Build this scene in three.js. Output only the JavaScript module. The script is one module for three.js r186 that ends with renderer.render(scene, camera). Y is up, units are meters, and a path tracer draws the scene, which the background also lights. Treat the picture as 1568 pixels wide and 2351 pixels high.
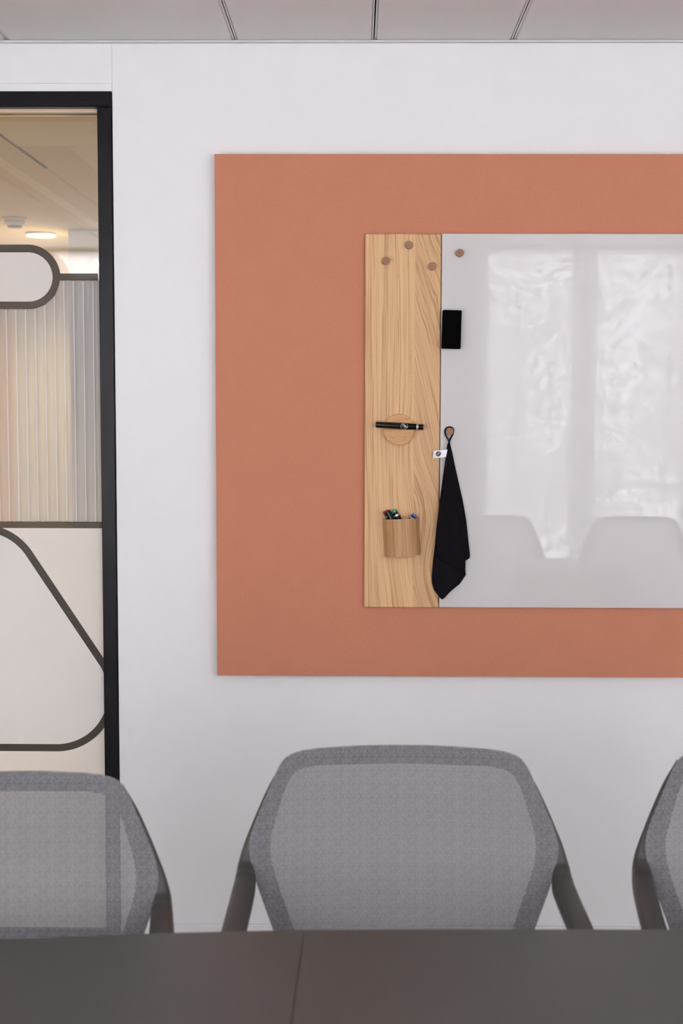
import * as THREE from 'three';
import { RoundedBoxGeometry } from 'three/addons/geometries/RoundedBoxGeometry.js';
import { mergeGeometries, mergeVertices, toCreasedNormals } from 'three/addons/utils/BufferGeometryUtils.js';
import { RectAreaLightUniformsLib } from 'three/addons/lights/RectAreaLightUniformsLib.js';

RectAreaLightUniformsLib.init();
const scene = new THREE.Scene();

// ---------------------------------------------------------------- camera, sky, exposure
const camera = new THREE.PerspectiveCamera(2 * Math.atan(1175.5 / 3200) * 180 / Math.PI, 1568 / 2351, 0.05, 100);
camera.position.set(0, 1.536, 3.79);
camera.rotation.order = 'YXZ';
camera.rotation.set(-0.0816236, 0.0120563, 0.0022895);
camera.focus = 3.74;
camera.userData.fStop = 5.0;

const SKY = new THREE.Color().setRGB(13, 13.1, 13.6);              // bright overcast sky
scene.background = SKY;
const renderer = new THREE.WebGLRenderer({ antialias: true });
renderer.toneMapping = THREE.LinearToneMapping;
renderer.toneMappingExposure = 0.955;
renderer.shadowMap.enabled = true;

// daylight that enters each window opening, just inside its glass and behind the curtain: [x from, x to, radiance]
const DAYLIGHT = new THREE.Color().setRGB(0.985, 1.005, 1.02);
for (const [a, b, k] of [[-2.37, -0.63, 4.1], [0.82, 1.35, 3.1], [1.50, 2.04, 3.1], [2.19, 2.74, 2.6], [2.89, 3.42, 2.6]]) {
  const d = new THREE.RectAreaLight(DAYLIGHT, k, b - a, 2.34);
  d.position.set((a + b) / 2, 1.265, 5.17); d.lookAt((a + b) / 2, 1.265, 0); d.name = 'window_daylight'; scene.add(d);
}
const CORRIDOR_WARM = new THREE.Color().setRGB(1.0, 0.75, 0.38);
const CORRIDOR_POWER = 7.5;

// ---------------------------------------------------------------- helpers
const used = {};
function numbered(n) { const k = used[n] = (used[n] ?? -1) + 1; return k ? `${n}_${String(k).padStart(3, '0')}` : n; }
function tag(o, label, category, group) {
  o.userData.label = label;
  if (category) o.userData.category = category;
  if (group) o.userData.group = group;
  return o;
}
function mesh(name, geo, mat, parent) {
  const g = Array.isArray(geo) ? mergeGeometries(geo.map((q) => (q.index ? q.toNonIndexed() : q))) : geo;
  const m = new THREE.Mesh(g, mat);
  m.name = parent ? name : numbered(name);
  m.castShadow = m.receiveShadow = true;
  (parent ?? scene).add(m);
  return m;
}
function thing(name, label, category, pos = [0, 0, 0], ry = 0, group) {
  const o = new THREE.Group(); o.name = numbered(name); scene.add(o);
  o.position.set(...pos); o.rotation.y = ry;
  return tag(o, label, category, group);
}
function struct(name, label, pos) {
  const o = new THREE.Group(); o.name = numbered(name); scene.add(o);
  if (pos) o.position.set(...pos);
  o.userData.kind = 'structure'; if (label) o.userData.label = label;
  return o;
}
function structMesh(name, geo, mat, label) { const m = mesh(name, geo, mat); m.userData.kind = 'structure'; if (label) m.userData.label = label; return m; }
function copy(o, label, pos, ry) {
  const c = o.clone(); c.name = numbered(o.name.replace(/_\d{3}$/, '')); c.userData = { ...o.userData, label };
  scene.add(c); if (pos) c.position.set(...pos); if (ry !== undefined) c.rotation.y = ry; return c;
}
const box = (x0, x1, y0, y1, z0, z1) => new THREE.BoxGeometry(x1 - x0, y1 - y0, z1 - z0).translate((x0 + x1) / 2, (y0 + y1) / 2, (z0 + z1) / 2);
const rbox = (x0, x1, y0, y1, z0, z1, r = 0.002, s = 2) => new RoundedBoxGeometry(x1 - x0, y1 - y0, z1 - z0, s, r).translate((x0 + x1) / 2, (y0 + y1) / 2, (z0 + z1) / 2);
// uv in metres from position, looking along one axis
function uvFrom(geo, ax = 'x', ay = 'y', ox = 0, oy = 0, sx = 1, sy = 1) {
  const p = geo.attributes.position, uv = new Float32Array(p.count * 2), i = { x: 0, y: 1, z: 2 };
  for (let k = 0; k < p.count; k++) { uv[2 * k] = (p.array[3 * k + i[ax]] - ox) / sx; uv[2 * k + 1] = (p.array[3 * k + i[ay]] - oy) / sy; }
  geo.setAttribute('uv', new THREE.BufferAttribute(uv, 2)); return geo;
}
function rng(seed) { let s = seed >>> 0; return () => { s = (s + 0x6d2b79f5) | 0; let t = Math.imul(s ^ (s >>> 15), 1 | s); t = (t + Math.imul(t ^ (t >>> 7), 61 | t)) ^ t; return ((t ^ (t >>> 14)) >>> 0) / 4294967296; }; }
function hash(x, y, s) { let h = (Math.imul(x, 374761393) + Math.imul(y, 668265263) + Math.imul(s, 1274126177)) | 0; h = Math.imul(h ^ (h >>> 13), 1274126177); return ((h ^ (h >>> 16)) >>> 0) / 4294967296; }
function vn(x, y, s = 0) {
  const xi = Math.floor(x), yi = Math.floor(y), fx = x - xi, fy = y - yi, u = fx * fx * (3 - 2 * fx), v = fy * fy * (3 - 2 * fy);
  const a = hash(xi, yi, s), b = hash(xi + 1, yi, s), c = hash(xi, yi + 1, s), d = hash(xi + 1, yi + 1, s);
  return a + (b - a) * u + (c - a) * v + (a - b - c + d) * u * v;
}
const fbm = (x, y, s) => (vn(x, y, s) + 0.5 * vn(2 * x, 2 * y, s + 1) + 0.25 * vn(4 * x, 4 * y, s + 2)) / 1.75;
const sstep = (a, b, x) => { const t = Math.min(1, Math.max(0, (x - a) / (b - a))); return t * t * (3 - 2 * t); };
function tex(w, h, fn, srgb = true, repeat = true) {
  const d = new Uint8Array(w * h * 4);
  for (let j = 0; j < h; j++) for (let i = 0; i < w; i++) {
    const c = fn((i + 0.5) / w, (j + 0.5) / h), k = 4 * (j * w + i);
    d[k] = Math.max(0, Math.min(255, c[0])); d[k + 1] = Math.max(0, Math.min(255, c[1])); d[k + 2] = Math.max(0, Math.min(255, c[2])); d[k + 3] = 255;
  }
  const t = new THREE.DataTexture(d, w, h, THREE.RGBAFormat);
  t.magFilter = THREE.LinearFilter; t.minFilter = THREE.LinearMipmapLinearFilter; t.generateMipmaps = true;
  if (srgb) t.colorSpace = THREE.SRGBColorSpace;
  t.wrapS = t.wrapT = repeat ? THREE.RepeatWrapping : THREE.ClampToEdgeWrapping;
  t.needsUpdate = true; return t;
}
const std = (o) => new THREE.MeshStandardMaterial(o);
const phys = (o) => new THREE.MeshPhysicalMaterial(o);
const lin = (r, g, b) => new THREE.Color().setRGB(r, g, b);
// a tube of elliptical section along a curve: radii(t) = [across, upright]
function sweep(points, radii, n = 40, m = 16, side0 = [1, 0, 0]) {
  const c = new THREE.CatmullRomCurve3(points.map((p) => new THREE.Vector3(...p)), false, 'centripetal');
  const pos = [], idx = [];
  for (let i = 0; i <= n; i++) {
    const t = i / n, p = c.getPoint(t), tg = c.getTangent(t), s = new THREE.Vector3(...side0);
    s.addScaledVector(tg, -s.dot(tg)).normalize();
    const u = new THREE.Vector3().crossVectors(tg, s), [ra, rb] = radii(t);
    for (let j = 0; j < m; j++) {
      const a = 2 * Math.PI * j / m, ca = Math.cos(a), sa = Math.sin(a), e = 0.72;
      const x = Math.sign(ca) * Math.abs(ca) ** e * ra, y = Math.sign(sa) * Math.abs(sa) ** e * rb;
      pos.push(p.x + s.x * x + u.x * y, p.y + s.y * x + u.y * y, p.z + s.z * x + u.z * y);
    }
  }
  for (let i = 0; i < n; i++) for (let j = 0; j < m; j++) {
    const a = i * m + j, b = i * m + (j + 1) % m; idx.push(a, b, a + m, b, b + m, a + m);
  }
  for (const [row, flip] of [[0, 1], [n, 0]]) {
    const k = pos.length / 3, p = c.getPoint(row / n); pos.push(p.x, p.y, p.z);
    for (let j = 0; j < m; j++) { const a = row * m + j, b = row * m + (j + 1) % m; flip ? idx.push(k, b, a) : idx.push(k, a, b); }
  }
  const g = new THREE.BufferGeometry();
  g.setAttribute('position', new THREE.Float32BufferAttribute(pos, 3)); g.setIndex(idx);
  g.setAttribute('uv', new THREE.Float32BufferAttribute(new Float32Array(pos.length / 3 * 2), 2));
  g.computeVertexNormals(); return g;
}
// a grid of points as a surface
function gridSurface(nu, nv, fn, uvfn) {
  const pos = [], uv = [], idx = [];
  for (let j = 0; j <= nv; j++) for (let i = 0; i <= nu; i++) { const p = fn(i / nu, j / nv); pos.push(...p); uv.push(...(uvfn ? uvfn(p, i / nu, j / nv) : [i / nu, j / nv])); }
  for (let j = 0; j < nv; j++) for (let i = 0; i < nu; i++) { const a = j * (nu + 1) + i, b = a + 1, c = a + nu + 1, d = c + 1; idx.push(a, b, d, a, d, c); }
  const g = new THREE.BufferGeometry();
  g.setAttribute('position', new THREE.Float32BufferAttribute(pos, 3)); g.setAttribute('uv', new THREE.Float32BufferAttribute(uv, 2)); g.setIndex(idx); g.computeVertexNormals(); return g;
}
const interp = (pts, y) => {                                       // x at y of a polyline that falls in y
  if (y >= pts[0][1]) return pts[0][0];
  for (let i = 1; i < pts.length; i++) if (y >= pts[i][1]) { const [x0, y0] = pts[i - 1], [x1, y1] = pts[i]; return x0 + (x1 - x0) * (y0 - y) / (y0 - y1 || 1e-9); }
  return pts[pts.length - 1][0];
};

// ---------------------------------------------------------------- materials
const orange = tex(256, 256, (u, v) => { const n = vn(u * 128, v * 128, 3) * 0.5 + vn(u * 64, v * 64, 5) * 0.5; const k = n * 255; return [k, k, k]; }, false);
const rep = (t, s) => { const c = t.clone(); c.repeat.set(s, s); c.needsUpdate = true; return c; };
const M = {
  wall: std({ color: lin(0.80, 0.795, 0.805), roughness: 0.75, bumpMap: rep(orange, 5), bumpScale: 0.00015 }),
  whiteTrim: std({ color: lin(0.80, 0.80, 0.81), roughness: 0.45 }),
  ceilingMetal: std({ color: lin(0.73, 0.705, 0.69), roughness: 0.6 }),
  jointRail: std({ color: lin(0.80, 0.78, 0.77), roughness: 0.5 }),
  dark: std({ color: lin(0.02, 0.018, 0.02), roughness: 0.9 }),
  carpet: std({ color: lin(0.55, 0.53, 0.51), roughness: 1, bumpMap: rep(orange, 20), bumpScale: 0.002 }),
  blackMetal: phys({ color: lin(0.006, 0.0057, 0.0068), roughness: 0.3, specularIntensity: 0.27 }),
  glass: phys({ color: 0xffffff, transmission: 1, roughness: 0, thickness: 0, ior: 1.5 }),
  frost: phys({ color: lin(0.93, 0.925, 0.92), transmission: 0.4, roughness: 1, thickness: 0, ior: 1.3 }),
  flute: phys({ color: lin(0.70, 0.72, 0.75), transmission: 0.75, roughness: 0.72, thickness: 0, ior: 1.35 }),
  fluteLine: phys({ color: lin(0.72, 0.75, 0.79), transmission: 0.3, roughness: 0.9, thickness: 0, ior: 1.3 }),
  darkFilm: phys({ color: lin(0.11, 0.10, 0.085), transmission: 0.85, roughness: 0.45, thickness: 0, ior: 1.4 }),
  sheer: phys({ color: lin(0.93, 0.93, 0.95), transmission: 0.85, roughness: 0.77, thickness: 0, ior: 1.2 }),
  corridorWall: std({ color: lin(0.78, 0.74, 0.68), roughness: 0.8 }),
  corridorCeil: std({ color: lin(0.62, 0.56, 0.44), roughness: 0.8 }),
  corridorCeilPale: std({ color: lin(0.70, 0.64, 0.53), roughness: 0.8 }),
  mustard: std({ color: lin(0.75, 0.44, 0.12), roughness: 0.8 }),
  corridorFloor: std({ color: lin(0.30, 0.25, 0.2), roughness: 0.7 }),
  taupe: std({ color: lin(0.042, 0.037, 0.036), roughness: 0.5 }),
  seatFabric: std({ color: lin(0.16, 0.16, 0.175), roughness: 0.95, bumpMap: rep(orange, 10), bumpScale: 0.001 }),
  table: std({ color: lin(0.060, 0.057, 0.055), roughness: 0.4, bumpMap: rep(orange, 12), bumpScale: 0.0002 }),
  tableEdge: std({ color: lin(0.06, 0.055, 0.052), roughness: 0.5 }),
  whiteboard: phys({ color: lin(0.60, 0.575, 0.57), roughness: 0.012, specularIntensity: 0.8 }),
  felt: phys({ color: lin(0.003, 0.003, 0.0032), roughness: 1, specularIntensity: 0.1, bumpMap: rep(orange, 30), bumpScale: 0.0006 }),
  towel: phys({ color: lin(0.0085, 0.0075, 0.0095), roughness: 1, specularIntensity: 0.12, bumpMap: rep(orange, 40), bumpScale: 0.00025 }),
  towelHem: phys({ color: lin(0.016, 0.015, 0.018), roughness: 0.95, specularIntensity: 0.2 }),
  penBlack: phys({ color: lin(0.003, 0.003, 0.0035), roughness: 0.25, specularIntensity: 0.6 }),
  silver: std({ color: lin(0.45, 0.42, 0.39), metalness: 0.7, roughness: 0.35 }),
  penRed: std({ color: lin(0.52, 0.01, 0.014), roughness: 0.4 }),
  penGreen: std({ color: lin(0.02, 0.36, 0.17), roughness: 0.4 }),
  penBlue: std({ color: lin(0.01, 0.10, 0.50), roughness: 0.4 }),
  plastic: std({ color: lin(0.74, 0.70, 0.64), roughness: 0.5 }),
  bark: std({ color: lin(0.10, 0.075, 0.055), roughness: 1 }),
  leaf: phys({ color: lin(0.16, 0.17, 0.08), roughness: 1, transmission: 0.35, thickness: 0 }),
  paving: std({ color: lin(0.6, 0.59, 0.57), roughness: 1 }),
  facade: std({ color: lin(0.52, 0.40, 0.35), roughness: 0.9 }),
  facadeGlass: std({ color: lin(0.08, 0.09, 0.10), roughness: 0.15 }),
};

// terracotta felt board: fine grain only
M.terracotta = std({
  map: rep(tex(512, 512, (u, v) => { const n = (hash(Math.floor(u * 512), Math.floor(v * 512), 11) - 0.5) * 14 + (vn(u * 256, v * 256, 12) - 0.5) * 6 + (fbm(u * 6, v * 6, 13) - 0.5) * 3; return [191 + n, 125 + n * 0.9, 98 + n * 0.8]; }), 3),
  roughness: 0.9, bumpMap: rep(orange, 14), bumpScale: 0.00008,
});

// oak: veneer leaves joined at 66 % of the board's width
function oakColor(g, y, tone, seed) {
  const a = vn(g * 520, y * 4, seed), b = vn(g * 1250, y * 12, seed + 1), c = vn(g * 130, y * 1.6, seed + 2);
  const line = sstep(0.45, 0.86, 0.62 * a + 0.38 * b), pore = sstep(0.58, 0.92, vn(g * 2300, y * 90, seed + 3)) * (0.2 + 0.8 * line);
  const k = Math.min(1, 0.62 * line + 0.36 * pore + 0.10 * (b - 0.5)), w = (c - 0.5) * 11 + tone;
  return [208 - 48 * k + w, 166 - 52 * k + w * 0.9, 119 - 50 * k + w * 0.75];
}
M.oakBoard = std({
  map: tex(448, 2048, (u, v) => {
    const x = u * 0.2, y = v;                                      // metres, y up from the board's foot
    const wob = 0.004 * (fbm(x * 18, y * 5, 21) - 0.5);
    if (u < 0.66) {
      const lean = 0.10 * sstep(0.55, 0.1, y) * (x / 0.13) * (y - 0.55) + 0.012 * Math.sin(y * 5.1 + 0.6) * (x / 0.13 - 0.3);
      return oakColor(x + wob * 1.6 + lean, y, 2 - 7 * sstep(0.62, 0.66, u), 31);
    }
    const s = y > 0.45 ? 0.14 * (y - 0.45) + 0.13 * (y - 0.45) ** 2 : 0.14 * (y - 0.45) + 0.009 * Math.cos((y - 0.45) * 17) - 0.009;
    const xx = x - 0.132, bow = 0.010 * Math.sin(y * 9 + xx * 30) + 0.006 * (fbm(x * 40, y * 9, 25) - 0.5);
    return oakColor((xx * 0.8 + s + wob + bow) * 1.0, y, -6, 41);
  }, true, false), roughness: 0.5,
});
const oakPlain = tex(256, 512, (u, v) => oakColor(u * 0.2 + 0.003 * (fbm(u * 5, v * 3, 51) - 0.5), v * 0.3, -10, 61), true);
M.oakCup = std({ map: oakPlain, roughness: 0.45, color: lin(0.86, 0.80, 0.72) });
M.oakDisc = std({ map: tex(256, 256, (u, v) => { const n = vn(v * 60, u * 4, 71), p = vn(v * 110, u * 14, 72), k = sstep(0.45, 0.95, 0.5 * n + 0.5 * p); return [196 - 34 * k, 145 - 36 * k, 92 - 32 * k]; }), roughness: 0.45 });
M.walnut = std({ map: tex(128, 128, (u, v) => { const r = u * 0.86 + v * 0.5, k = vn(r * 46, (v - u) * 5, 81) * 0.7 + vn(u * 60, v * 60, 82) * 0.3; return [170 - 46 * k, 128 - 42 * k, 98 - 36 * k]; }), roughness: 0.6 });

// woven seat-back mesh: rows of pale threads with staggered holes
const meshCell = (u, v) => {                                       // 8 x 8 rows in one tile
  const r = v * 8, row = Math.floor(r), x = (u * 8 + (row % 2) * 0.5) % 1, y = r % 1;
  return Math.max(0, 1 - Math.hypot((x - 0.5) / 0.46, (y - 0.5) / 0.34));
};
const meshMap = tex(128, 128, (u, v) => { const h = Math.min(1, meshCell(u, v) * 1.6), n = (hash(Math.floor(u * 16), Math.floor(v * 8), 7) - 0.5) * 26 + (hash(1, Math.floor(v * 8), 9) - 0.5) * 8, k = 126 - 74 * h + n; return [k, k * 0.985, k * 1.02]; });
const meshAlpha = tex(128, 128, (u, v) => { const h = Math.min(1, meshCell(u, v) * 2.4), k = 255 * (0.97 - 0.45 * h); return [k, k, k]; }, false);
for (const t of [meshMap, meshAlpha]) t.repeat.set(30, 42);
M.backMesh = std({ map: meshMap, alphaMap: meshAlpha, transparent: true, roughness: 0.9, side: THREE.DoubleSide });

// ================================================================ THE ROOM
const X0 = -2.6, X1 = 3.6, ZW = 5.16, HC = 2.481;

{ // back wall: a wide panel right of the glazing, one above it, one left of it
  const w = struct('wall_back', 'white wall carrying the terracotta board');
  mesh('wall_panel', uvFrom(box(-0.660, X1, 0, 2.60, -0.12, 0)), M.wall, w);
  mesh('wall_panel', uvFrom(box(X0, -0.6605, 2.371, 2.60, -0.12, 0)), M.wall, w);
  mesh('wall_panel', uvFrom(box(X0, -1.92, 0, 2.371, -0.12, 0)), M.wall, w);
  structMesh('trim_1', rbox(-1.92, -0.6607, 2.3493, 2.3706, -0.10, 0.0006, 0.0004), M.whiteTrim, 'thin white strip above the black glazing frame');
  structMesh('trim_2', [rbox(X0, X1, 2.4742, 2.4805, 0, 0.014, 0.0012)], std({ color: lin(0.60, 0.59, 0.59), roughness: 0.5 }), 'white metal angle between wall and ceiling');
  structMesh('baseboard_back', rbox(-0.659, X1, 0, 0.07, 0, 0.012, 0.002), M.whiteTrim, 'white skirting at the foot of the wall');
  structMesh('wall_left', uvFrom(box(X0 - 0.12, X0, 0, 2.6, -0.12, ZW + 0.3), 'z', 'y'), M.wall, 'white side wall');
  structMesh('wall_right', uvFrom(box(X1, X1 + 0.12, 0, 2.6, -0.12, ZW + 0.3), 'z', 'y'), M.wall, 'white side wall');
  structMesh('floor', uvFrom(box(X0 - 0.12, X1 + 0.12, -0.15, 0, -0.12, ZW + 0.3), 'x', 'z'), M.carpet, 'grey carpet floor');
}
{ // ceiling of metal panels with open joints
  const c = struct('ceiling', 'grey metal panel ceiling with dark joints');
  mesh('ceiling_slab', box(X0 - 0.12, X1 + 0.12, 2.54, 2.66, -0.12, ZW + 0.3), M.dark, c);
  const xs = [X0 + 0.002, -2.149, -1.543, -0.937, -0.331, 0.0376, 0.4053, 1.011, 1.617, 2.223, 2.829, X1 - 0.002], zs = [0.0005, 1.9, 3.5, ZW - 0.001];
  for (let i = 0; i + 1 < xs.length; i++) for (let j = 0; j + 1 < zs.length; j++) {
    const x0 = xs[i] + 0.0056, x1 = xs[i + 1] - 0.0056, z0 = zs[j] + (j ? 0.002 : 0), z1 = zs[j + 1] - 0.002, b = 0.0032;
    const s = new THREE.Shape([[x0, HC + 0.03], [x0, HC + 0.0042], [x0 + 0.001, HC + 0.0042], [x0 + b, HC], [x1 - b, HC], [x1 - 0.001, HC + 0.0042], [x1, HC + 0.0042], [x1, HC + 0.03]].map((p) => new THREE.Vector2(...p)));
    mesh('ceiling_panel', new THREE.ExtrudeGeometry(s, { depth: z1 - z0, bevelEnabled: false }).translate(0, 0, z0), M.ceilingMetal, c);
    for (const e of [xs[i] + 0.0018, xs[i + 1] - 0.0051]) mesh('joint_rail', box(e, e + 0.0033, HC + 0.0022, HC + 0.03, z0, z1), M.jointRail, c);
  }
}
// window side of the room, behind the camera: it shows in the whiteboard
const OPEN = [[-2.40, -0.60], [0.79, 3.45]], MULLION = [[1.375, 1.475], [2.065, 2.165], [2.765, 2.865]];
{
  const w = struct('wall_window', 'white wall with tall windows opposite the board');
  let x = X0 - 0.12;
  for (const [a, b] of [...OPEN, [X1 + 0.12, X1 + 0.12]]) { mesh('wall_panel', uvFrom(box(x, a, 0, 2.6, ZW, ZW + 0.12)), M.wall, w); x = b; }
  for (const [a, b] of OPEN) { mesh('wall_panel', box(a, b, 2.47, 2.6, ZW, ZW + 0.12), M.wall, w); mesh('wall_panel', box(a, b, 0, 0.06, ZW, ZW + 0.12), M.wall, w); }
  const panes = [[-2.40, -0.60], [0.79, 1.375], [1.475, 2.065], [2.165, 2.765], [2.865, 3.45]];
  for (const [a, b] of MULLION) structMesh(`trim_${MULLION.findIndex((m) => m[0] === a) + 3}`, rbox(a, b, 0.06, 2.47, ZW - 0.02, ZW + 0.09, 0.003), M.whiteTrim, 'white mullion between tall windows');
  panes.forEach(([a, b], i) => {
    const n = struct(`window_${i + 2}`, 'tall white framed window behind sheer curtain');
    const z0 = ZW + 0.035, z1 = ZW + 0.085, f = 0.025;
    mesh('window_frame', [rbox(a, a + f, 0.06, 2.47, z0, z1), rbox(b - f, b, 0.06, 2.47, z0, z1), rbox(a + f, b - f, 2.47 - f, 2.47, z0, z1), rbox(a + f, b - f, 0.06, 0.06 + f, z0, z1)], M.whiteTrim, n);
    mesh('pane', box(a + f, b - f, 0.06 + f, 2.47 - f, z0 + 0.022, z0 + 0.026), M.glass, n);
    for (const y of [0.975, 0.76]) mesh('guard_rail', rbox(a, b, y - 0.016, y + 0.016, ZW + 0.13, ZW + 0.16, 0.004), M.taupe, n);
  });
}
function curtain(x0, x1, seed, label) {
  const nu = Math.round((x1 - x0) / 0.008), r = rng(seed), ph = r() * 6;
  const g = gridSurface(nu, 16, (u, v) => {
    const x = x0 + (x1 - x0) * u, y = 2.45 - 2.43 * v, w = x * 36 + ph + 1.8 * Math.sin(x * 7 + ph);
    const amp = 0.016 * (0.7 + 0.5 * v);
    return [x + 0.008 * Math.sin(w * 0.5 + v), y, ZW - 0.09 + amp * Math.sin(w + 0.25 * v * Math.sin(x * 20)) + 0.006 * Math.sin(2.3 * w + v * 2)];
  }, (p) => [p[0], p[1]]);
  const t = thing('sheer_curtain', label, 'curtain', [0, 0, 0], 0);
  mesh('curtain_fabric', g, M.sheer, t);
  mesh('curtain_rail', rbox(x0 - 0.02, x1 + 0.02, 2.452, HC + 0.001, ZW - 0.105, ZW - 0.075, 0.003), M.whiteTrim, t);
}
curtain(0.76, 3.55, 5, 'sheer white curtain over the row of tall windows, mirrored in the whiteboard');
curtain(-2.52, -0.45, 9, 'sheer white curtain over the single wide window opposite the glazed partition');

// ---------------------------------------------------------------- outside the windows
{
  const g = structMesh('ground', box(-14, 16, -3.4, -3.2, ZW + 0.3, 26), M.paving, 'pale paving outside the windows');
  const b = thing('apartment_building', 'pinkish building across the yard, faintly mirrored in the whiteboard', 'building');
  mesh('facade', box(-9, 1.9, -3.2, 7.0, 17, 22), M.facade, b);
  for (let i = 0; i < 5; i++) for (let j = 0; j < 4; j++) mesh('window', rbox(-8.2 + i * 2.1, -7.1 + i * 2.1, -2.2 + j * 2.4, -0.6 + j * 2.4, 16.95, 17.02, 0.01), M.facadeGlass, b);
}
function tree(x, z, h, rad, seed, label) {
  const r = rng(seed), t = thing('garden_tree', label, 'tree', [x, -3.2, z]);
  const tr = [sweep([[0, 0, 0], [0.05, h * 0.3, 0.03], [0, h * 0.62, 0], [0.06, h * 0.9, 0]], (k) => [0.16 * (1 - 0.85 * k), 0.16 * (1 - 0.85 * k)], 12, 8)];
  const tips = [];
  for (let i = 0; i < 16; i++) {
    const a = r() * 6.28, y = h * (0.4 + 0.45 * r()), l = rad * (0.5 + 0.5 * r()), e = [Math.cos(a) * l, y + 0.5 * l, Math.sin(a) * l]; tips.push(e);
    tr.push(sweep([[0, y, 0], [e[0] * 0.5, y + 0.2 * l, e[2] * 0.5], e], (k) => [0.05 * (1 - 0.8 * k), 0.05 * (1 - 0.8 * k)], 6, 6));
  }
  mesh('trunk', tr, M.bark, t);
  const leaf = new THREE.BufferGeometry(), L = 0.09;
  leaf.setAttribute('position', new THREE.Float32BufferAttribute([0, 0, 0, L * 0.4, L * 0.5, 0.012, 0, L, 0, -L * 0.4, L * 0.5, 0.012], 3)); leaf.setIndex([0, 1, 2, 0, 2, 3]); leaf.computeVertexNormals();
  const n = 5200, im = new THREE.InstancedMesh(leaf, M.leaf, n), m = new THREE.Matrix4(), q = new THREE.Quaternion(), e = new THREE.Euler();
  for (let i = 0; i < n; i++) {
    const tip = tips[Math.floor(r() * tips.length)], s = 0.9 * Math.cbrt(r()), a = r() * 6.28, b = Math.acos(2 * r() - 1), f = 0.35 + 0.65 * r();
    e.set(r() * 6.28, r() * 6.28, r() * 6.28); q.setFromEuler(e);
    m.compose(new THREE.Vector3(tip[0] * f + s * Math.sin(b) * Math.cos(a), tip[1] + s * Math.cos(b) * 0.8, tip[2] * f + s * Math.sin(b) * Math.sin(a)), q, new THREE.Vector3(1, 1, 1).multiplyScalar(0.8 + 0.8 * r()));
    im.setMatrixAt(i, m);
  }
  im.name = 'foliage'; im.userData.kind = 'stuff'; im.castShadow = im.receiveShadow = true; t.add(im);
}
tree(4.4, 12.5, 7.4, 1.7, 71, 'leafy tree outside, its bright gaps mirrored at the right of the whiteboard');
tree(2.1, 14.5, 6.6, 1.5, 72, 'smaller leafy tree between the pink building and the tall one');

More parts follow.
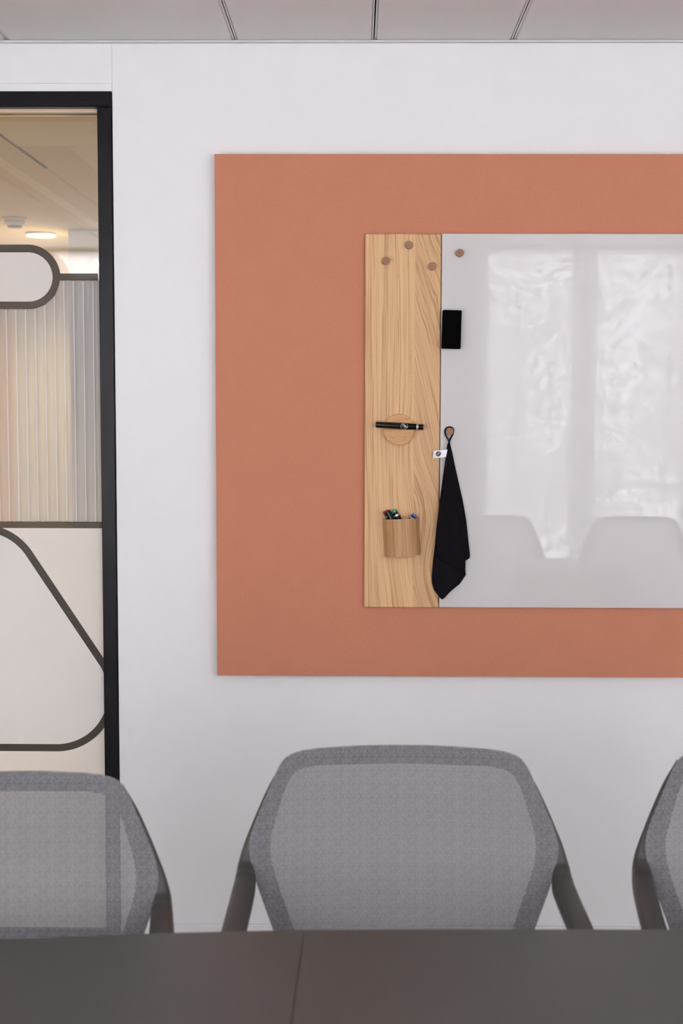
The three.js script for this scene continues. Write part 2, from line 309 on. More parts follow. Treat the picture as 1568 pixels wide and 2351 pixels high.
// ================================================================ GLAZED PARTITION (a black frame with printed film)
{
  const w = struct('window_1', 'black framed interior glazing with frosted and fluted film');
  const xl = -1.92, F = 0.006, B = -0.10;
  mesh('frame_post', rbox(-0.7003, -0.6622, 0, 2.3070, B, F, 0.0015), M.blackMetal, w);
  mesh('frame_post', rbox(xl, xl + 0.038, 0, 2.3070, B, F, 0.0015), M.blackMetal, w);
  mesh('frame_rail', [rbox(xl, -0.6622, 2.3110, 2.3490, B, F + 0.001, 0.0012), rbox(xl, -0.6617, 2.3072, 2.3106, B, F + 0.0032, 0.0012)], M.blackMetal, w);
  mesh('frame_rail', rbox(xl + 0.038, -0.7003, 0, 0.05, B, F, 0.0015), M.blackMetal, w);
  const gx0 = xl + 0.03, gx1 = -0.7022;
  mesh('glazing_bead', [box(gx0, -0.7003, 2.298, 2.307, -0.03, -0.016)], std({ color: lin(0.62, 0.48, 0.33), roughness: 0.5 }), w);
  mesh('pane', box(gx0, gx1, 0.05, 2.302, -0.0190, -0.0130), M.glass, w);
  mesh('pane', box(gx0, gx1, 0.05, 2.302, -0.088, -0.082), M.glass, w);
  const ZF = -0.0122;
  // outlines: a pill with a bar, a band, and a rounded trapezium below
  const pill = (xr, yc, R, xL, P = new THREE.Shape()) => { P.moveTo(xL, yc + R); P.lineTo(xr, yc + R); P.absarc(xr, yc, R, Math.PI / 2, -Math.PI / 2, true); P.lineTo(xL, yc - R); P.absarc(xL, yc, R, -Math.PI / 2, -1.5 * Math.PI, true); return P; };
  const px = -0.8955, pyc = 1.8605, RO = 0.0868, RI = 0.0660, pL = -1.72;
  const po = pill(px, pyc, RO, pL); po.holes.push(pill(px, pyc, RI, pL, new THREE.Path()));
  const film = (s) => new THREE.ShapeGeometry(s, 40);
  mesh('film_outline', film(po).translate(0, 0, ZF), M.darkFilm, w).userData.label = 'dark pill shaped film outline';
  const rect = (x0, x1, y0, y1) => new THREE.Shape([new THREE.Vector2(x0, y0), new THREE.Vector2(x1, y0), new THREE.Vector2(x1, y1), new THREE.Vector2(x0, y1)]);
  const bar1 = rect(px + Math.sqrt(RO * RO - 0.0098 ** 2), -0.7062, 1.8507, 1.8701);
  mesh('film_bar', film(bar1).translate(0, 0, ZF), M.darkFilm, w);
  mesh('film_bar', film(rect(gx0, gx1, 1.1778, 1.1964)).translate(0, 0, ZF), M.darkFilm, w);
  mesh('film_panel', film(pill(px, pyc, RI, pL)).translate(0, 0, ZF), M.frost, w).userData.label = 'frosted pill shaped film';
  // trapezium: circles of one radius joined by tangents
  const c1 = [-1.0351, 1.0223], c2 = [-0.8371, 0.7195], mid = -1.31, RT = 0.1655, wl = 0.0203;
  const trap = (R, P = new THREE.Shape()) => {
    const dx = c2[0] - c1[0], dy = c2[1] - c1[1], a = Math.atan2(dx, -dy);   // direction of the outward normal of the slanted side
    P.absarc(c1[0], c1[1], R, Math.PI / 2, a, true); P.absarc(c2[0], c2[1], R, a, -Math.PI / 2, true);
    P.absarc(2 * mid - c2[0], c2[1], R, -Math.PI / 2, -Math.PI - a, true); P.absarc(2 * mid - c1[0], c1[1], R, Math.PI - a, Math.PI / 2, true);
    P.closePath(); return P;
  };
  const to = trap(RT); to.holes.push(trap(RT - wl, new THREE.Path()));
  mesh('film_outline', film(to).translate(0, 0, ZF + 0.0002), M.darkFilm, w).userData.label = 'dark rounded trapezium film outline';
  mesh('film_panel', film(trap(RT - wl)).translate(0, 0, ZF), M.frost, w).userData.label = 'frosted rounded trapezium film';
  const rest = rect(gx0, gx1, 0.05, 1.1778); rest.holes.push(trap(RT - 0.0005, new THREE.Path()));
  mesh('film_panel', film(rest).translate(0, 0, ZF - 0.0002), M.frost, w).userData.label = 'frosted film round the trapezium';
  // fluted film: convex strips with pale lines between, clipped by the pill above
  const pitch = 0.0263, lw = 0.0027;
  for (let k = -38; k <= 10; k++) {
    const xa = -0.9570 + (k - 0) * pitch, top = (x) => (x > px + Math.sqrt(RO * RO - 0.0098 ** 2) ? 1.8507 : x > px ? pyc - Math.sqrt(Math.max(0, RO * RO - (x - px) ** 2)) : pyc - RO);
    if (xa < gx0) continue;
    const xb = Math.min(xa + pitch - lw / 2, gx1 - 0.0002), x0 = xa + lw / 2;
    if (xb > x0 + 0.004) mesh('film_flute', gridSurface(12, 2, (u, v) => { const x = x0 + (xb - x0) * u, t = top(x); return [x, 1.1964 + (t - 1.1964) * v, ZF + 0.0065 * (1 - (2 * u - 1) ** 2)]; }), M.flute, w);
    if (xa + lw / 2 < gx1) mesh('film_line', gridSurface(2, 1, (u, v) => { const x = xa - lw / 2 + lw * u, t = top(x); return [x, 1.1964 + (t - 1.1964) * v, ZF + 0.0006]; }), M.fluteLine, w);
  }
}

// ---------------------------------------------------------------- the corridor behind the glazing
{
  const z1 = -0.121, z0 = -5.2, xl = -4.6, xr = -0.45;
  structMesh('floor_corridor', box(xl - 0.1, xr + 0.1, -0.15, 0, z0 - 0.1, z1), M.corridorFloor, 'brown corridor floor behind the glazing');
  const c = struct('ceiling_corridor', 'warm lit corridor ceiling seen through the glazing');
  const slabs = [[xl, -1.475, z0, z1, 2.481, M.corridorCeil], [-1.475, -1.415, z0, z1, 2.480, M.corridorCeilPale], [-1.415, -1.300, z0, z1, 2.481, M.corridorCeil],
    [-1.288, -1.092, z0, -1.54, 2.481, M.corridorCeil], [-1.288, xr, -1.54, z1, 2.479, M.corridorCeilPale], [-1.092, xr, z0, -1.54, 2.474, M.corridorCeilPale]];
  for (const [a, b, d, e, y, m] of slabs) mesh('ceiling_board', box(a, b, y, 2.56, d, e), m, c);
  mesh('joint_track', box(-1.302, -1.286, 2.4795, 2.56, -2.05, z1), std({ color: lin(0.09, 0.075, 0.06), roughness: 0.6 }), c);
  mesh('joint_track', box(-1.300, -1.288, 2.481, 2.56, z0, -2.05), std({ color: lin(0.5, 0.44, 0.36), roughness: 0.6 }), c);
  structMesh('ceiling_corridor_slab', box(xl - 0.1, xr + 0.1, 2.56, 2.66, z0 - 0.1, z1), M.corridorCeil);
  structMesh('wall_corridor_back', box(xl - 0.1, xr + 0.1, 0, 2.66, z0 - 0.1, z0), M.corridorWall, 'pale wall at the end of the corridor');
  structMesh('trim_corridor', box(xl, -2.22, 0, 2.3, z0, z0 + 0.02), M.mustard, 'mustard panelling at the end of the corridor');
  structMesh('wall_corridor_left', box(xl - 0.1, xl, 0, 2.66, z0, z1), M.corridorWall);
  structMesh('wall_corridor_right', box(xr, xr + 0.1, 0, 2.66, z0, z1), M.corridorWall);
  structMesh('wall_corridor_front', box(xl - 0.1, -2.45, 0, 2.66, -0.17, -0.121), M.corridorWall);
  structMesh('wall_corridor_pier', box(-1.64, xr, 0, 2.474, -5.19, -4.15), std({ color: lin(0.66, 0.66, 0.66), roughness: 0.8 }), 'brightly lit white wall seen through the glazing');
  // smoke detector
  const s = thing('smoke_detector', 'round white smoke detector on the warm ceiling behind the glazing', 'smoke detector', [-1.82, 2.4815, -3.65]);
  const lathe = (p) => new THREE.LatheGeometry(p.map((q) => new THREE.Vector2(...q)), 40);
  mesh('mounting_base', lathe([[0, 0], [0.062, 0], [0.062, -0.010], [0.058, -0.014], [0, -0.014]].reverse()), M.plastic, s);
  mesh('housing', lathe([[0, -0.013], [0.056, -0.013], [0.050, -0.036], [0.042, -0.044], [0, -0.044]].reverse()), M.plastic, s);
  mesh('sensor_grille', lathe([[0, -0.043], [0.039, -0.043], [0.036, -0.052], [0, -0.052]].reverse()), std({ color: lin(0.2, 0.17, 0.13), roughness: 0.7 }), s);
  // ring lights
  const glow = (k) => std({ color: 0x000000, emissive: lin(1.0, 0.86, 0.6), emissiveIntensity: k, roughness: 0.6 });
  function ringLight(x, z, label, power) {
    const t = thing('ceiling_lamp', label, 'ceiling lamp', [x, 2.4805, z], 0);
    mesh('lamp_housing', lathe([[0, 0], [0.085, 0], [0.085, -0.012], [0.070, -0.016], [0.060, -0.012], [0, -0.012]].reverse()), M.plastic, t);
    mesh('glowing_ring', new THREE.TorusGeometry(0.078, 0.0045, 12, 48).rotateX(Math.PI / 2).translate(0, -0.016, 0), glow(4), t);
    const p = new THREE.SpotLight(CORRIDOR_WARM, power * 2, 0, 1.25, 0.6, 2); p.position.set(x, 2.44, z); p.target.position.set(x, 0, z); scene.add(p.target); p.castShadow = true; p.shadow.radius = 3; p.name = 'corridor_light'; scene.add(p);
  }
  ringLight(-1.835, -4.33, 'ring shaped ceiling lamp glowing behind the glazing beside the smoke detector', CORRIDOR_POWER * 0.8);
  ringLight(-3.2, -3.2, 'ring shaped ceiling lamp over the mustard side of the corridor, hidden by the wall', CORRIDOR_POWER * 1.2);
  ringLight(-1.9, -1.4, 'ring shaped ceiling lamp nearest the glazing, hidden by the frame', CORRIDOR_POWER * 0.7);
  const sl = tag(mesh('wall_lamp', rbox(-1.50, -1.22, 2.275, 2.297, -4.15, -4.135, 0.004), glow(3)), 'short glowing strip lamp on the white wall behind the glazing', 'wall lamp');
  const ra = new THREE.RectAreaLight(lin(1, 0.9, 0.72), 9, 0.28, 0.022); ra.position.set(-1.36, 2.286, -4.125); ra.lookAt(-1.36, 2.286, 0); ra.name = 'strip_light'; scene.add(ra);
}

// ================================================================ THE BOARD ON THE WALL
tag(mesh('pinboard_panel', uvFrom(rbox(-0.3842, 2.02, 0.7795, 2.1797, 0.006, 0.035, 0.0012)), M.terracotta), 'large terracotta pinboard panel mounted on the white wall', 'pinboard');
tag(mesh('wooden_board', uvFrom(rbox(0.0163, 0.2178, 0.9707, 1.9703, 0.0385, 0.049, 0.0035, 3), 'x', 'y', 0.0163, 0.9707, 0.2015, 0.9996), M.oakBoard), 'tall narrow oak board mounted on the terracotta panel', 'board');
tag(mesh('whiteboard', rbox(0.2190, 1.62, 0.9712, 1.9712, 0.0385, 0.049, 0.0035, 3), M.whiteboard), 'glossy white glass writing board mirroring chairs and curtains', 'whiteboard');
const ZB = 0.049;

// wooden pin magnets
{
  const pin = (name, x, y, label, turn, group) => {
    const g = new THREE.LatheGeometry([[0, 0], [0.0092, 0], [0.0098, 0.0006], [0.0102, 0.0140], [0.0096, 0.0150], [0, 0.0150]].map((p) => new THREE.Vector2(...p)), 36).rotateX(Math.PI / 2);
    const nx = toCreasedNormals(g, 0.6);
    uvFrom(nx, 'x', 'y', -0.011, -0.011, 0.022, 0.022);
    const m = mesh(name, nx, M.walnut); m.position.set(x, y, ZB); m.rotation.z = turn;
    return tag(m, label, 'magnet', group);
  };
  pin('pin_magnet', 0.1316, 1.9392, 'round wooden pin magnet highest on the oak board', 0.4, 'round wooden pin magnets');
  pin('pin_magnet', 0.0706, 1.8979, 'round wooden pin magnet nearest the left edge of the oak board', -0.7, 'round wooden pin magnets');
  pin('pin_magnet', 0.1940, 1.8838, 'round wooden pin magnet on the oak board close to the whiteboard', 0.9, 'round wooden pin magnets');
  pin('pin_magnet', 0.2658, 1.9186, 'round wooden pin magnet at the top corner of the whiteboard', 0.1, 'round wooden pin magnets');
  pin('pin_magnet', 0.2431, 1.4474, 'round wooden pin magnet that holds the black cloth', -0.5, 'round wooden pin magnets');
}
{ // felt eraser
  const e = thing('board_eraser', 'black felt eraser stuck to the whiteboard beside the oak board', 'eraser', [0.2455, 1.7174, ZB]);
  e.rotation.z = -0.023;
  mesh('felt_pad', rbox(-0.0253, 0.0253, -0.0508, 0.0508, 0.006, 0.025, 0.0035, 3), M.felt, e);
  mesh('magnet_backing', rbox(-0.0235, 0.0235, -0.049, 0.049, 0, 0.0065, 0.001), M.dark, e);
}
{ // disc with a ledge
  const d = thing('pen_rest', 'round oak magnet with a ledge that carries a black marker', 'pen holder', [0.108, 1.4524, ZB]);
  const R = 0.0402, disc = new THREE.Shape().absarc(0, 0, R, 0, 2 * Math.PI);
  const ext = (s, dep, z) => new THREE.ExtrudeGeometry(s, { depth: dep - 0.0016, bevelEnabled: true, bevelSize: 0.0008, bevelThickness: 0.0008, bevelSegments: 2, curveSegments: 64 }).translate(0, 0, z + 0.0008);
  const back = uvFrom(ext(disc, 0.009, 0), 'x', 'y', -0.041, -0.041, 0.082, 0.082); mesh('back_disc', back, M.oakDisc, d);
  const a = Math.asin(0.0012 / R), half = new THREE.Shape(); half.absarc(0, 0, R, Math.PI - a + 0.05, 2 * Math.PI + a - 0.05, false); half.closePath();
  mesh('ledge', uvFrom(ext(half, 0.009, 0.0088), 'x', 'y', -0.041, -0.041, 0.082, 0.082), M.oakDisc, d);
}
// markers: axis along +y, y = 0 at the plain rounded end
const PL = 0.127, PR = 0.0083;
const penLathe = (p) => toCreasedNormals(new THREE.LatheGeometry(p.map((q) => new THREE.Vector2(...q)), 28), 0.7);
function marker(label, capMat, logo) {
  const t = thing('whiteboard_marker', label, 'marker', [0, 0, 0], 0, 'whiteboard markers');
  mesh('barrel', penLathe([[0, 0], [PR - 0.0025, 0], [PR - 0.0006, 0.0014], [PR - 0.0002, 0.004], [PR - 0.0002, 0.108], [0, 0.108]]), M.penBlack, t);
  mesh('collar', penLathe([[0, 0.108], [PR + 0.0003, 0.108], [PR + 0.0004, 0.1085], [PR + 0.0004, 0.1130], [PR + 0.0002, 0.1136], [0, 0.1136]]), M.silver, t);
  mesh('end_plug', penLathe([[0, 0.1136], [PR - 0.0008, 0.1136], [PR - 0.0008, 0.1205], [0, 0.1205]]), M.penBlack, t);
  mesh('end_cap', penLathe([[0, 0.1205], [PR - 0.0004, 0.1205], [PR - 0.0005, 0.1262], [PR - 0.0016, PL], [0, PL]]), capMat, t);
  if (logo) {
    const cv = document.createElement('canvas'); cv.width = cv.height = 256; const c = cv.getContext('2d');
    c.fillStyle = '#070707'; c.fillRect(0, 0, 256, 256); c.strokeStyle = '#b9bcc0'; c.lineWidth = 9; c.beginPath(); c.arc(128, 128, 116, 0, 7); c.stroke();
    c.translate(128, 128); c.rotate(-0.84); c.textAlign = 'center'; c.textBaseline = 'middle'; c.fillStyle = '#eceef2'; c.font = 'bold 78px sans-serif'; c.fillText('CHAT', 2, -24); c.fillStyle = '#9a9da3'; c.font = '52px sans-serif'; c.fillText('BOARD', 2, 34);
    const tx = new THREE.CanvasTexture(cv); tx.colorSpace = THREE.SRGBColorSpace;
    const w = 0.0104, g = gridSurface(20, 4, (u, v) => { const an = (u - 0.5) * 2 * w / PR; return [PR * Math.sin(an) * 1.006, 0.0, PR * Math.cos(an) * 1.006]; });
    const p = g.attributes.position; for (let i = 0; i < p.count; i++) { const v = Math.floor(i / 21) / 4; p.setY(i, 0.076 + (v - 0.5) * 2 * w); } p.needsUpdate = true; g.computeVertexNormals();
    const m = mesh('logo_print', g, phys({ map: tx, roughness: 0.25, specularIntensity: 0.6 }), t); m.userData.label = 'white round CHAT BOARD logo'; m.userData.spin = 1;
    tx.center.set(0.5, 0.5); tx.rotation = 0;
  }
  return t;
}
{
  const lay = (t, bx, by, bz, ang) => { t.position.set(bx, by, bz); t.rotation.set(0, 0, ang); return t; };
  const m1 = marker('black marker with a round white logo lying on the oak ledge', M.penBlack, true);
  lay(m1, 0.0457, 1.4654, ZB + 0.0176, -Math.PI / 2 - 0.052);
  const end = (t, x, y, z, lean, k = 1) => { t.scale.y = k; return lay(t, x + k * PL * Math.sin(lean), y - k * PL * Math.cos(lean), z, lean); };   // lean > 0: top leans left
  end(marker('green capped marker standing in the oak cup', M.penGreen), 0.0944, 1.2362, ZB + 0.0095, 0.52);
  end(marker('blue capped marker leaning the other way in the oak cup', M.penBlue), 0.1526, 1.2248, ZB + 0.0262, -0.72, 0.78);
  end(marker('red capped marker half hidden behind a black one in the cup', M.penRed), 0.0725, 1.2345, ZB + 0.0095, 0.49);
  const up = marker('marker standing plain black end up in the oak cup', M.penBlack);   // the other end up
  up.position.set(0.0770, 1.2355, ZB + 0.0265); up.rotation.set(0, 0, 0.49 + Math.PI);
}
{ // oak cup: half a tube with a floor
  const t = thing('pen_cup', 'half round oak pen cup holding coloured markers', 'pen cup', [0.1170, 1.1645, ZB]); t.rotation.z = 0.056;
  const R = 0.0485, th = 0.0026, h = 0.0505;
  const s = new THREE.Shape(); s.absarc(0, 0, R, Math.PI, 0, true); s.lineTo(R - th, 0); s.absarc(0, 0, R - th, 0, Math.PI, false); s.closePath();
  const g = new THREE.ExtrudeGeometry(s, { depth: 2 * h, bevelEnabled: false, curveSegments: 48 });
  g.rotateX(Math.PI / 2); g.scale(1, 1, 1); g.translate(0, h, 0);  // shape y becomes depth z
  const p = g.attributes.position, uv = []; for (let i = 0; i < p.count; i++) { const a = Math.atan2(p.getZ(i), p.getX(i)); uv.push(a * R / 0.2, p.getY(i) / 0.3 + 0.45); }
  g.setAttribute('uv', new THREE.Float32BufferAttribute(uv, 2));
  mesh('shell', toCreasedNormals(g, 0.5), M.oakCup, t);
  const f = new THREE.Shape(); f.absarc(0, 0, R - 0.001, Math.PI, 0, true); f.closePath();
  mesh('cup_floor', uvFrom(new THREE.ExtrudeGeometry(f, { depth: 0.003, bevelEnabled: false, curveSegments: 40 }).rotateX(Math.PI / 2).translate(0, -h + 0.0045, 0), 'x', 'z', 0, 0, 0.2, 0.3), M.oakCup, t);
}
{ // black cloth hanging from the pin by its loop
  const t = thing('cleaning_cloth', 'black microfibre cloth with white tag hanging from a wooden pin', 'cloth', [0, 0, 0]);
  const layer = (left, right, y0, y1, z, bulge, folds, n = 60) => {
    const zf = (u, y) => { const k = sstep(1.43, 1.30, y), e = Math.sqrt(Math.max(0, 1 - (2 * u - 1) ** 2)); return ZB + 0.004 + (z * (0.35 + 0.65 * k)) + bulge * (0.4 + 0.6 * k) * e + 0.0022 * k * Math.sin(u * folds * 6.28 + y * 9) * e; };
    const f = (d) => (u, v) => { const y = y0 + (y1 - y0) * v, a = interp(left, y), b = interp(right, y), x = a + (b - a) * u; return [x, y, zf(u, y) - d]; };
    const front = gridSurface(24, n, f(0), (p) => [p[0], p[1]]), back = gridSurface(24, n, f(0.0016), (p) => [p[0], p[1]]);
    const idx = back.index.array; for (let i = 0; i < idx.length; i += 3) { const q = idx[i]; idx[i] = idx[i + 1]; idx[i + 1] = q; } back.computeVertexNormals();
    return [front, back];
  };
  // gridSurface runs v downward here, so faces look away: flipped below by double-sided material
  const OL = [[0.2420, 1.4228], [0.2397, 1.4180], [0.2373, 1.4109], [0.2329, 1.3752], [0.2273, 1.3323], [0.2206, 1.2822], [0.2150, 1.2319], [0.2094, 1.1840], [0.2051, 1.1287], [0.2017, 1.0998], [0.1989, 1.0564], [0.1998, 1.0371], [0.2059, 1.0202], [0.2120, 1.0110], [0.2205, 0.9997], [0.2253, 0.9961]];
  const OR = [[0.2430, 1.4228], [0.2518, 1.3895], [0.2580, 1.3586], [0.2679, 1.3157], [0.2803, 1.2632], [0.2904, 1.2082], [0.2956, 1.1602], [0.3013, 1.1134], [0.2997, 1.1062], [0.2890, 1.1001], [0.27, 1.0951]];
  const RB = [[0.2428, 1.4228], [0.2478, 1.3976], [0.2519, 1.3776], [0.2609, 1.3038], [0.2735, 1.2201], [0.2825, 1.1602], [0.2890, 1.1001], [0.2887, 1.0760], [0.2881, 1.0676]];
  const LB = [...OL.filter((p) => p[1] > 1.108), [0.2060, 1.1070], [0.2365, 1.0903], [0.2881, 1.0676]];
  const RA = [[0.2424, 1.4228], [0.2436, 1.3824], [0.2440, 1.2918], [0.2462, 1.2320], [0.2513, 1.1721], [0.2576, 1.1361], [0.2565, 1.1265], [0.2315, 1.1191], [0.2066, 1.1130]];
  const RD = [[0.2800, 1.14], [0.2885, 1.08], [0.2900, 1.0660], [0.2906, 1.0615], [0.2752, 1.0374], [0.2515, 1.0179], [0.2325, 0.9985], [0.2262, 0.9961]];
  M.towel.side = THREE.DoubleSide;
  mesh('cloth_body', [...layer(OL, RD, 1.14, 0.9961, 0.002, 0.014, 0.8, 50), ...layer(RB.map(([x, y]) => [x - 0.02 * sstep(1.42, 1.3, y), y]), OR, 1.4228, 1.0951, 0.002, 0.009, 0.7), ...layer(LB, RB, 1.4228, 1.0676, 0.008, 0.014, 1.3), ...layer(OL, RA, 1.4228, 1.1130, 0.016, 0.011, 1.0)], M.towel, t);
  const hemTube = (pts, z) => new THREE.TubeGeometry(new THREE.CatmullRomCurve3(pts.map(([x, y]) => new THREE.Vector3(x, y, ZB + 0.004 + z * (0.35 + 0.65 * sstep(1.43, 1.30, y)))), false, 'centripetal'), 60, 0.0011, 6);
  mesh('hem', hemTube([[0.2424, 1.418], [0.2436, 1.3824], [0.2440, 1.2918], [0.2462, 1.2320], [0.2513, 1.1721], [0.2576, 1.1361], [0.2562, 1.1262], [0.2315, 1.1191], [0.2076, 1.1130]], 0.0168), M.towelHem, t);
  mesh('hem', hemTube([[0.2072, 1.1068], [0.2365, 1.0903], [0.2881, 1.0676]], 0.010), M.towelHem, t);
  const loop = [[0.2426, 1.420], [0.2375, 1.4300], [0.2330, 1.4380], [0.2312, 1.4480], [0.2345, 1.4560], [0.2430, 1.4592], [0.2510, 1.4565], [0.2535, 1.4500], [0.2520, 1.4410], [0.2470, 1.4310], [0.2432, 1.4230], [0.2428, 1.418]];
  mesh('hanging_loop', sweep(loop.map(([x, y], i) => [x, y, ZB + 0.0055 + 0.0012 * Math.sin(i)]), () => [0.0036, 0.0021], 70, 10, [0, 0, 1]), M.towelHem, t);
  const cv = document.createElement('canvas'); cv.width = 256; cv.height = 132; const c = cv.getContext('2d');
  c.fillStyle = '#efecf3'; c.fillRect(0, 0, 256, 132); c.fillStyle = '#262224'; c.beginPath(); c.arc(92, 62, 44, 0, 7); c.fill();
  c.save(); c.beginPath(); c.arc(92, 62, 38, 0, 7); c.clip(); c.translate(92, 62); c.rotate(-0.75); c.textAlign = 'center'; c.textBaseline = 'middle'; c.fillStyle = '#f4f4f4'; c.font = 'bold 26px sans-serif'; c.fillText('CHAT', 0, -10); c.fillStyle = '#d5d5d5'; c.font = '19px sans-serif'; c.fillText('BOARD', 0, 12); c.restore();
  const tx = new THREE.CanvasTexture(cv); tx.colorSpace = THREE.SRGBColorSpace;
  const lerp2 = (a, b, k) => a + (b - a) * k;
  const tg = gridSurface(16, 2, (u, v) => [lerp2(lerp2(0.1991, 0.2002, v), lerp2(0.2385, 0.2379, v), u), lerp2(lerp2(1.3753, 1.3807, u), lerp2(1.3962, 1.3993, u), v), ZB + 0.009 + 0.010 * u + 0.004 * Math.sin(u * 4)]);
  const lb = mesh('care_tag', tg, std({ map: tx, roughness: 0.5, side: THREE.DoubleSide }), t); lb.userData.label = 'white woven tag with a round logo';
}

// ================================================================ CHAIRS
const OUTL = [[0, 0.9125], [0.05, 0.9122], [0.1, 0.911], [0.14, 0.9092], [0.17, 0.9070], [0.19, 0.9035], [0.209, 0.8955], [0.2225, 0.8795], [0.2355, 0.8500], [0.2535, 0.8090], [0.2695, 0.7680], [0.2738, 0.7440], [0.2712, 0.7200], [0.2595, 0.6780], [0.2450, 0.6380], [0.2310, 0.6000], [0.2130, 0.5500], [0.1960, 0.5000], [0.1880, 0.4700]];
const INL = [[0, 0.8785], [0.05, 0.8783], [0.1, 0.8778], [0.14, 0.8765], [0.17, 0.8748], [0.190, 0.8690], [0.2035, 0.8545], [0.2105, 0.8400], [0.2165, 0.8230], [0.2225, 0.8040], [0.2285, 0.7835], [0.2362, 0.7480], [0.2350, 0.7180], [0.2220, 0.6710], [0.2080, 0.6330], [0.1965, 0.6000], [0.1800, 0.5500], [0.1640, 0.5050], [0.1550, 0.4850]];
const backZ = (a, y) => 0.45 * (a * a - 0.0751) - (y - 0.738) * 0.18;
function smoothHalf(pts, n) { const c = new THREE.CatmullRomCurve3(pts.map(([a, y]) => new THREE.Vector3(a, y, 0)), false, 'centripetal'); return Array.from({ length: n + 1 }, (_, i) => { const p = c.getPoint(i / n); return [Math.max(0, p.x), p.y]; }); }
const chairGeo = (() => {
  const o = smoothHalf(OUTL, 90), q = smoothHalf(INL, 90);
  const wAt = (half, y) => interp(half, y);
  const skin = gridSurface(40, 60, (u, v) => {
    const y = 0.9124 - (0.9124 - 0.472) * (v < 0.3 ? (v / 0.3) ** 2 * 0.084 : 0.084 + (v - 0.3) / 0.7 * 0.916), w = wAt(o, y), a = (2 * u - 1) * w; return [a, y, backZ(a, y)];
  }, (p) => [p[0], p[1]]);
  // supporting ring behind the mesh
  const half = (s) => { const pos = [], idx = [], N = o.length; for (let i = 0; i < N; i++) for (const [a, y, d] of [[o[i][0] * 0.996, o[i][1] - 0.0025, 0.0025], [o[i][0] * 0.992, o[i][1] - 0.006, 0.013], [q[i][0], q[i][1], 0.014], [q[i][0], q[i][1], 0.0035]]) pos.push(s * a, y, backZ(a, y) - d);
    for (let i = 0; i + 1 < N; i++) for (let k = 0; k < 4; k++) { const a = 4 * i + k, b = 4 * i + (k + 1) % 4; s > 0 ? idx.push(a, a + 4, b, b, a + 4, b + 4) : idx.push(a, b, a + 4, b, b + 4, a + 4); }
    const g = new THREE.BufferGeometry(); g.setAttribute('position', new THREE.Float32BufferAttribute(pos, 3)); g.setAttribute('uv', new THREE.Float32BufferAttribute(new Float32Array(pos.length / 3 * 2), 2)); g.setIndex(idx); return toCreasedNormals(g, 0.7); };
  const bottom = sweep([[-0.175, 0.478, backZ(0.175, 0.478) - 0.008], [0, 0.478, backZ(0.02, 0.478) - 0.008], [0.175, 0.478, backZ(0.175, 0.478) - 0.008]], () => [0.012, 0.009], 20, 12, [0, 1, 0]);
  const armPath = (s) => [[0.2140, 0.885, -0.060], [0.2360, 0.843, -0.050], [0.2525, 0.804, -0.037], [0.2665, 0.766, -0.026], [0.2750, 0.736, -0.017], [0.2796, 0.706, -0.010], [0.2788, 0.685, 0.016], [0.2793, 0.679, 0.08], [0.2795, 0.678, 0.26], [0.277, 0.671, 0.315], [0.274, 0.640, 0.345], [0.268, 0.560, 0.338], [0.255, 0.480, 0.295], [0.225, 0.440, 0.24]].map(([x, y, z]) => [s * x, y, z]);
  const RA = [[0.0008, 0.002], [0.0035, 0.005], [0.0055, 0.0075], [0.0075, 0.009], [0.0108, 0.011], [0.0146, 0.019], [0.0186, 0.024], [0.0200, 0.0165], [0.0205, 0.0125], [0.020, 0.0125], [0.019, 0.0125], [0.018, 0.012], [0.017, 0.012], [0.016, 0.011]];
  const armR = (t) => { const f = Math.min(t * 13, 12.9999), i = Math.floor(f), k = f - i; return [0, 1].map((j) => RA[i][j] + (RA[i + 1][j] - RA[i][j]) * k); };
  const arm = (s) => sweep(armPath(s), armR, 78, 16);
  // seat: a rounded cushion with a waterfall front
  const seat = (() => { const s = new THREE.Shape(); const W = 0.235, r = 0.07; s.moveTo(-W + r, -0.22); s.lineTo(W - r, -0.22); s.quadraticCurveTo(W, -0.22, W, -0.22 + r); s.lineTo(W + 0.01, 0.18); s.quadraticCurveTo(W, 0.24, W - r, 0.245); s.lineTo(-W + r, 0.245); s.quadraticCurveTo(-W, 0.24, -W - 0.01, 0.18); s.lineTo(-W, -0.22 + r); s.quadraticCurveTo(-W, -0.22, -W + r, -0.22);
    return new THREE.ExtrudeGeometry(s, { depth: 0.022, bevelEnabled: true, bevelSize: 0.012, bevelThickness: 0.012, bevelSegments: 4, curveSegments: 12 }).rotateX(Math.PI / 2).translate(0, 0.486, 0.245); })();
  const pan = rbox(-0.20, 0.20, 0.415, 0.442, 0.03, 0.42, 0.012, 3);
  const col = new THREE.LatheGeometry([[0, 0.06], [0.034, 0.06], [0.034, 0.24], [0.026, 0.25], [0.026, 0.40], [0.07, 0.416], [0, 0.416]].map((p) => new THREE.Vector2(...p)), 24).translate(0, 0, 0.23);
  const leg = (k) => sweep([[0, 0.095, 0], [0.12, 0.088, 0], [0.24, 0.066, 0], [0.31, 0.052, 0]], (t) => [0.024 - 0.010 * t, 0.017 - 0.005 * t], 16, 12, [0, 0, 1]).rotateY(k * Math.PI / 2 + Math.PI / 4).translate(0, 0, 0.23);
  const glide = (k) => new THREE.LatheGeometry([[0, 0], [0.020, 0], [0.022, 0.006], [0.014, 0.020], [0.010, 0.055], [0, 0.055]].map((p) => new THREE.Vector2(...p)), 16).translate(0.295, 0, 0).rotateY(k * Math.PI / 2 + Math.PI / 4).translate(0, 0, 0.23);
  return { skin, ring: [half(1), half(-1), bottom], arm, seat, pan, col, leg, glide };
})();
const GRP = 'grey mesh-back meeting chairs';
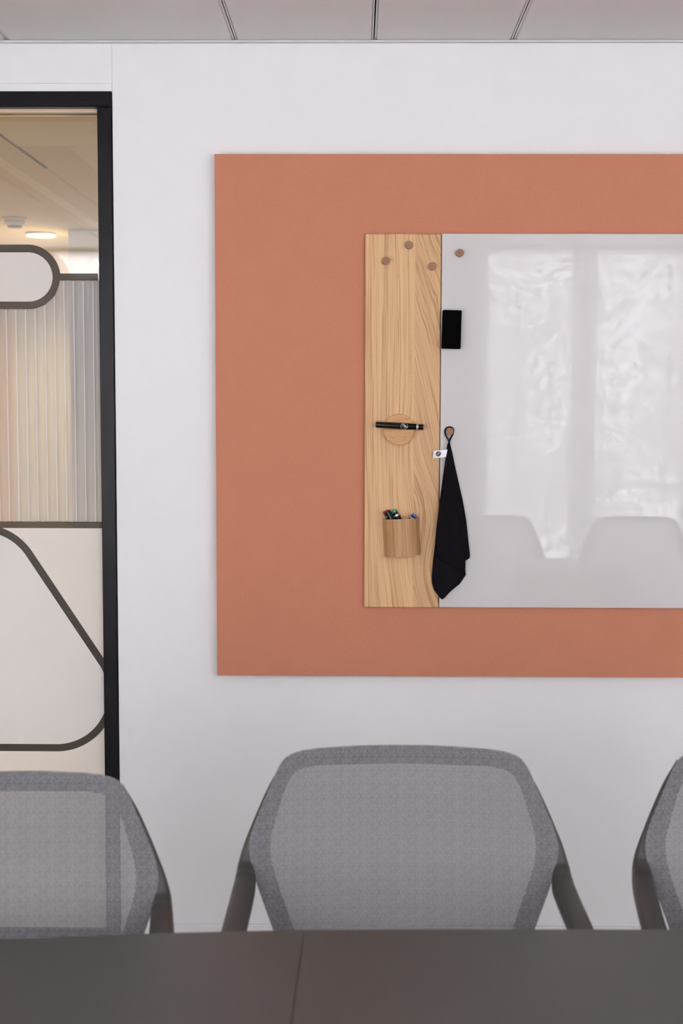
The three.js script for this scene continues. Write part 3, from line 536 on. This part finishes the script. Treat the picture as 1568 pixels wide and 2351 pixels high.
function makeChair(label) {
  const t = thing('meeting_chair', label, 'chair', [0, 0, 0], 0, GRP);
  mesh('back_mesh', chairGeo.skin, M.backMesh, t);
  mesh('back_frame', chairGeo.ring, M.taupe, t);
  for (const s of [-1, 1]) mesh('armrest', chairGeo.arm(s), M.taupe, t);
  mesh('seat', chairGeo.seat, M.seatFabric, t);
  mesh('seat_pan', chairGeo.pan, M.taupe, t);
  mesh('column', chairGeo.col, M.taupe, t);
  for (let k = 0; k < 4; k++) { const l = mesh('base_leg', chairGeo.leg(k), M.taupe, t); mesh('glide', chairGeo.glide(k), M.dark, l); }
  return t;
}
const chair = makeChair('grey mesh-back chair in front of the terracotta panel, seen whole between two cut-off chairs');
chair.position.set(0.082, 0, 1.38);
copy(chair, 'grey mesh-back chair in front of the glazed partition, its right side in view', [-0.601, 0, 1.573], 0.13);
copy(chair, 'grey mesh-back chair at the right end of the row, mostly cut off', [0.785, 0, 1.388], -0.11);
copy(chair, 'grey chair mirrored in the whiteboard next to the hanging cloth, on the window side', [0.70, 0, 3.71], Math.PI);
copy(chair, 'grey chair mirrored farther right in the whiteboard, on the window side', [1.475, 0, 3.68], Math.PI);

// ================================================================ TABLE
{
  const t = thing('conference_table', 'dark taupe conference table with a seam between two tops', 'table');
  const seam = (z) => -0.0780 - (z - 1.7566) * 0.0182;
  const topShape = (pts, r = 0.0) => { const s = new THREE.Shape(); pts.forEach(([x, z], i) => (i ? s.lineTo(x, -z) : s.moveTo(x, -z))); s.closePath(); return s; };
  const ext = (s) => new THREE.ExtrudeGeometry(s, { depth: 0.0205, bevelEnabled: true, bevelSize: 0.0012, bevelThickness: 0.0012, bevelSegments: 2 }).rotateX(-Math.PI / 2).translate(0, 0.74 - 0.0217, 0);
  const e = 0.0016;
  const farL = [[-0.13, 1.7601], [-0.2725, 1.7712], [-0.4001, 1.7853], [-0.5255, 1.8018], [-0.75, 1.838], [-1.0, 1.886], [-1.3, 1.955]];
  const left = [[seam(1.757) - e, 1.7572], ...farL, [-1.62, 2.04], [-1.62, 2.98], [-1.3, 3.07], [-0.75, 3.19], [seam(3.25) - e, 3.25]];
  const right = [[seam(1.757) + e, 1.7566], [0.1184, 1.7505], [0.4907, 1.7446], [1.0, 1.745], [1.55, 1.77], [1.95, 1.83], [1.95, 3.20], [1.5, 3.245], [1.0, 3.26], [0.4, 3.262], [seam(3.25) + e, 3.25]];
  mesh('tabletop', uvFrom(ext(topShape(left)), 'x', 'z'), M.table, t);
  mesh('tabletop', uvFrom(ext(topShape(right)), 'x', 'z'), M.table, t);
  for (const [x, z] of [[-1.2, 2.25], [-1.2, 2.8], [1.55, 2.15], [1.55, 2.9]]) mesh('leg', rbox(x - 0.035, x + 0.035, 0, 0.70, z - 0.035, z + 0.035, 0.006, 2), M.tableEdge, t);
  mesh('under_frame', [rbox(-1.25, 1.60, 0.66, 0.718, 2.46, 2.52, 0.005), rbox(-1.25, -1.15, 0.66, 0.718, 2.2, 2.85, 0.005), rbox(1.50, 1.60, 0.66, 0.718, 2.1, 2.95, 0.005)], M.tableEdge, t);
}

renderer.render(scene, camera);
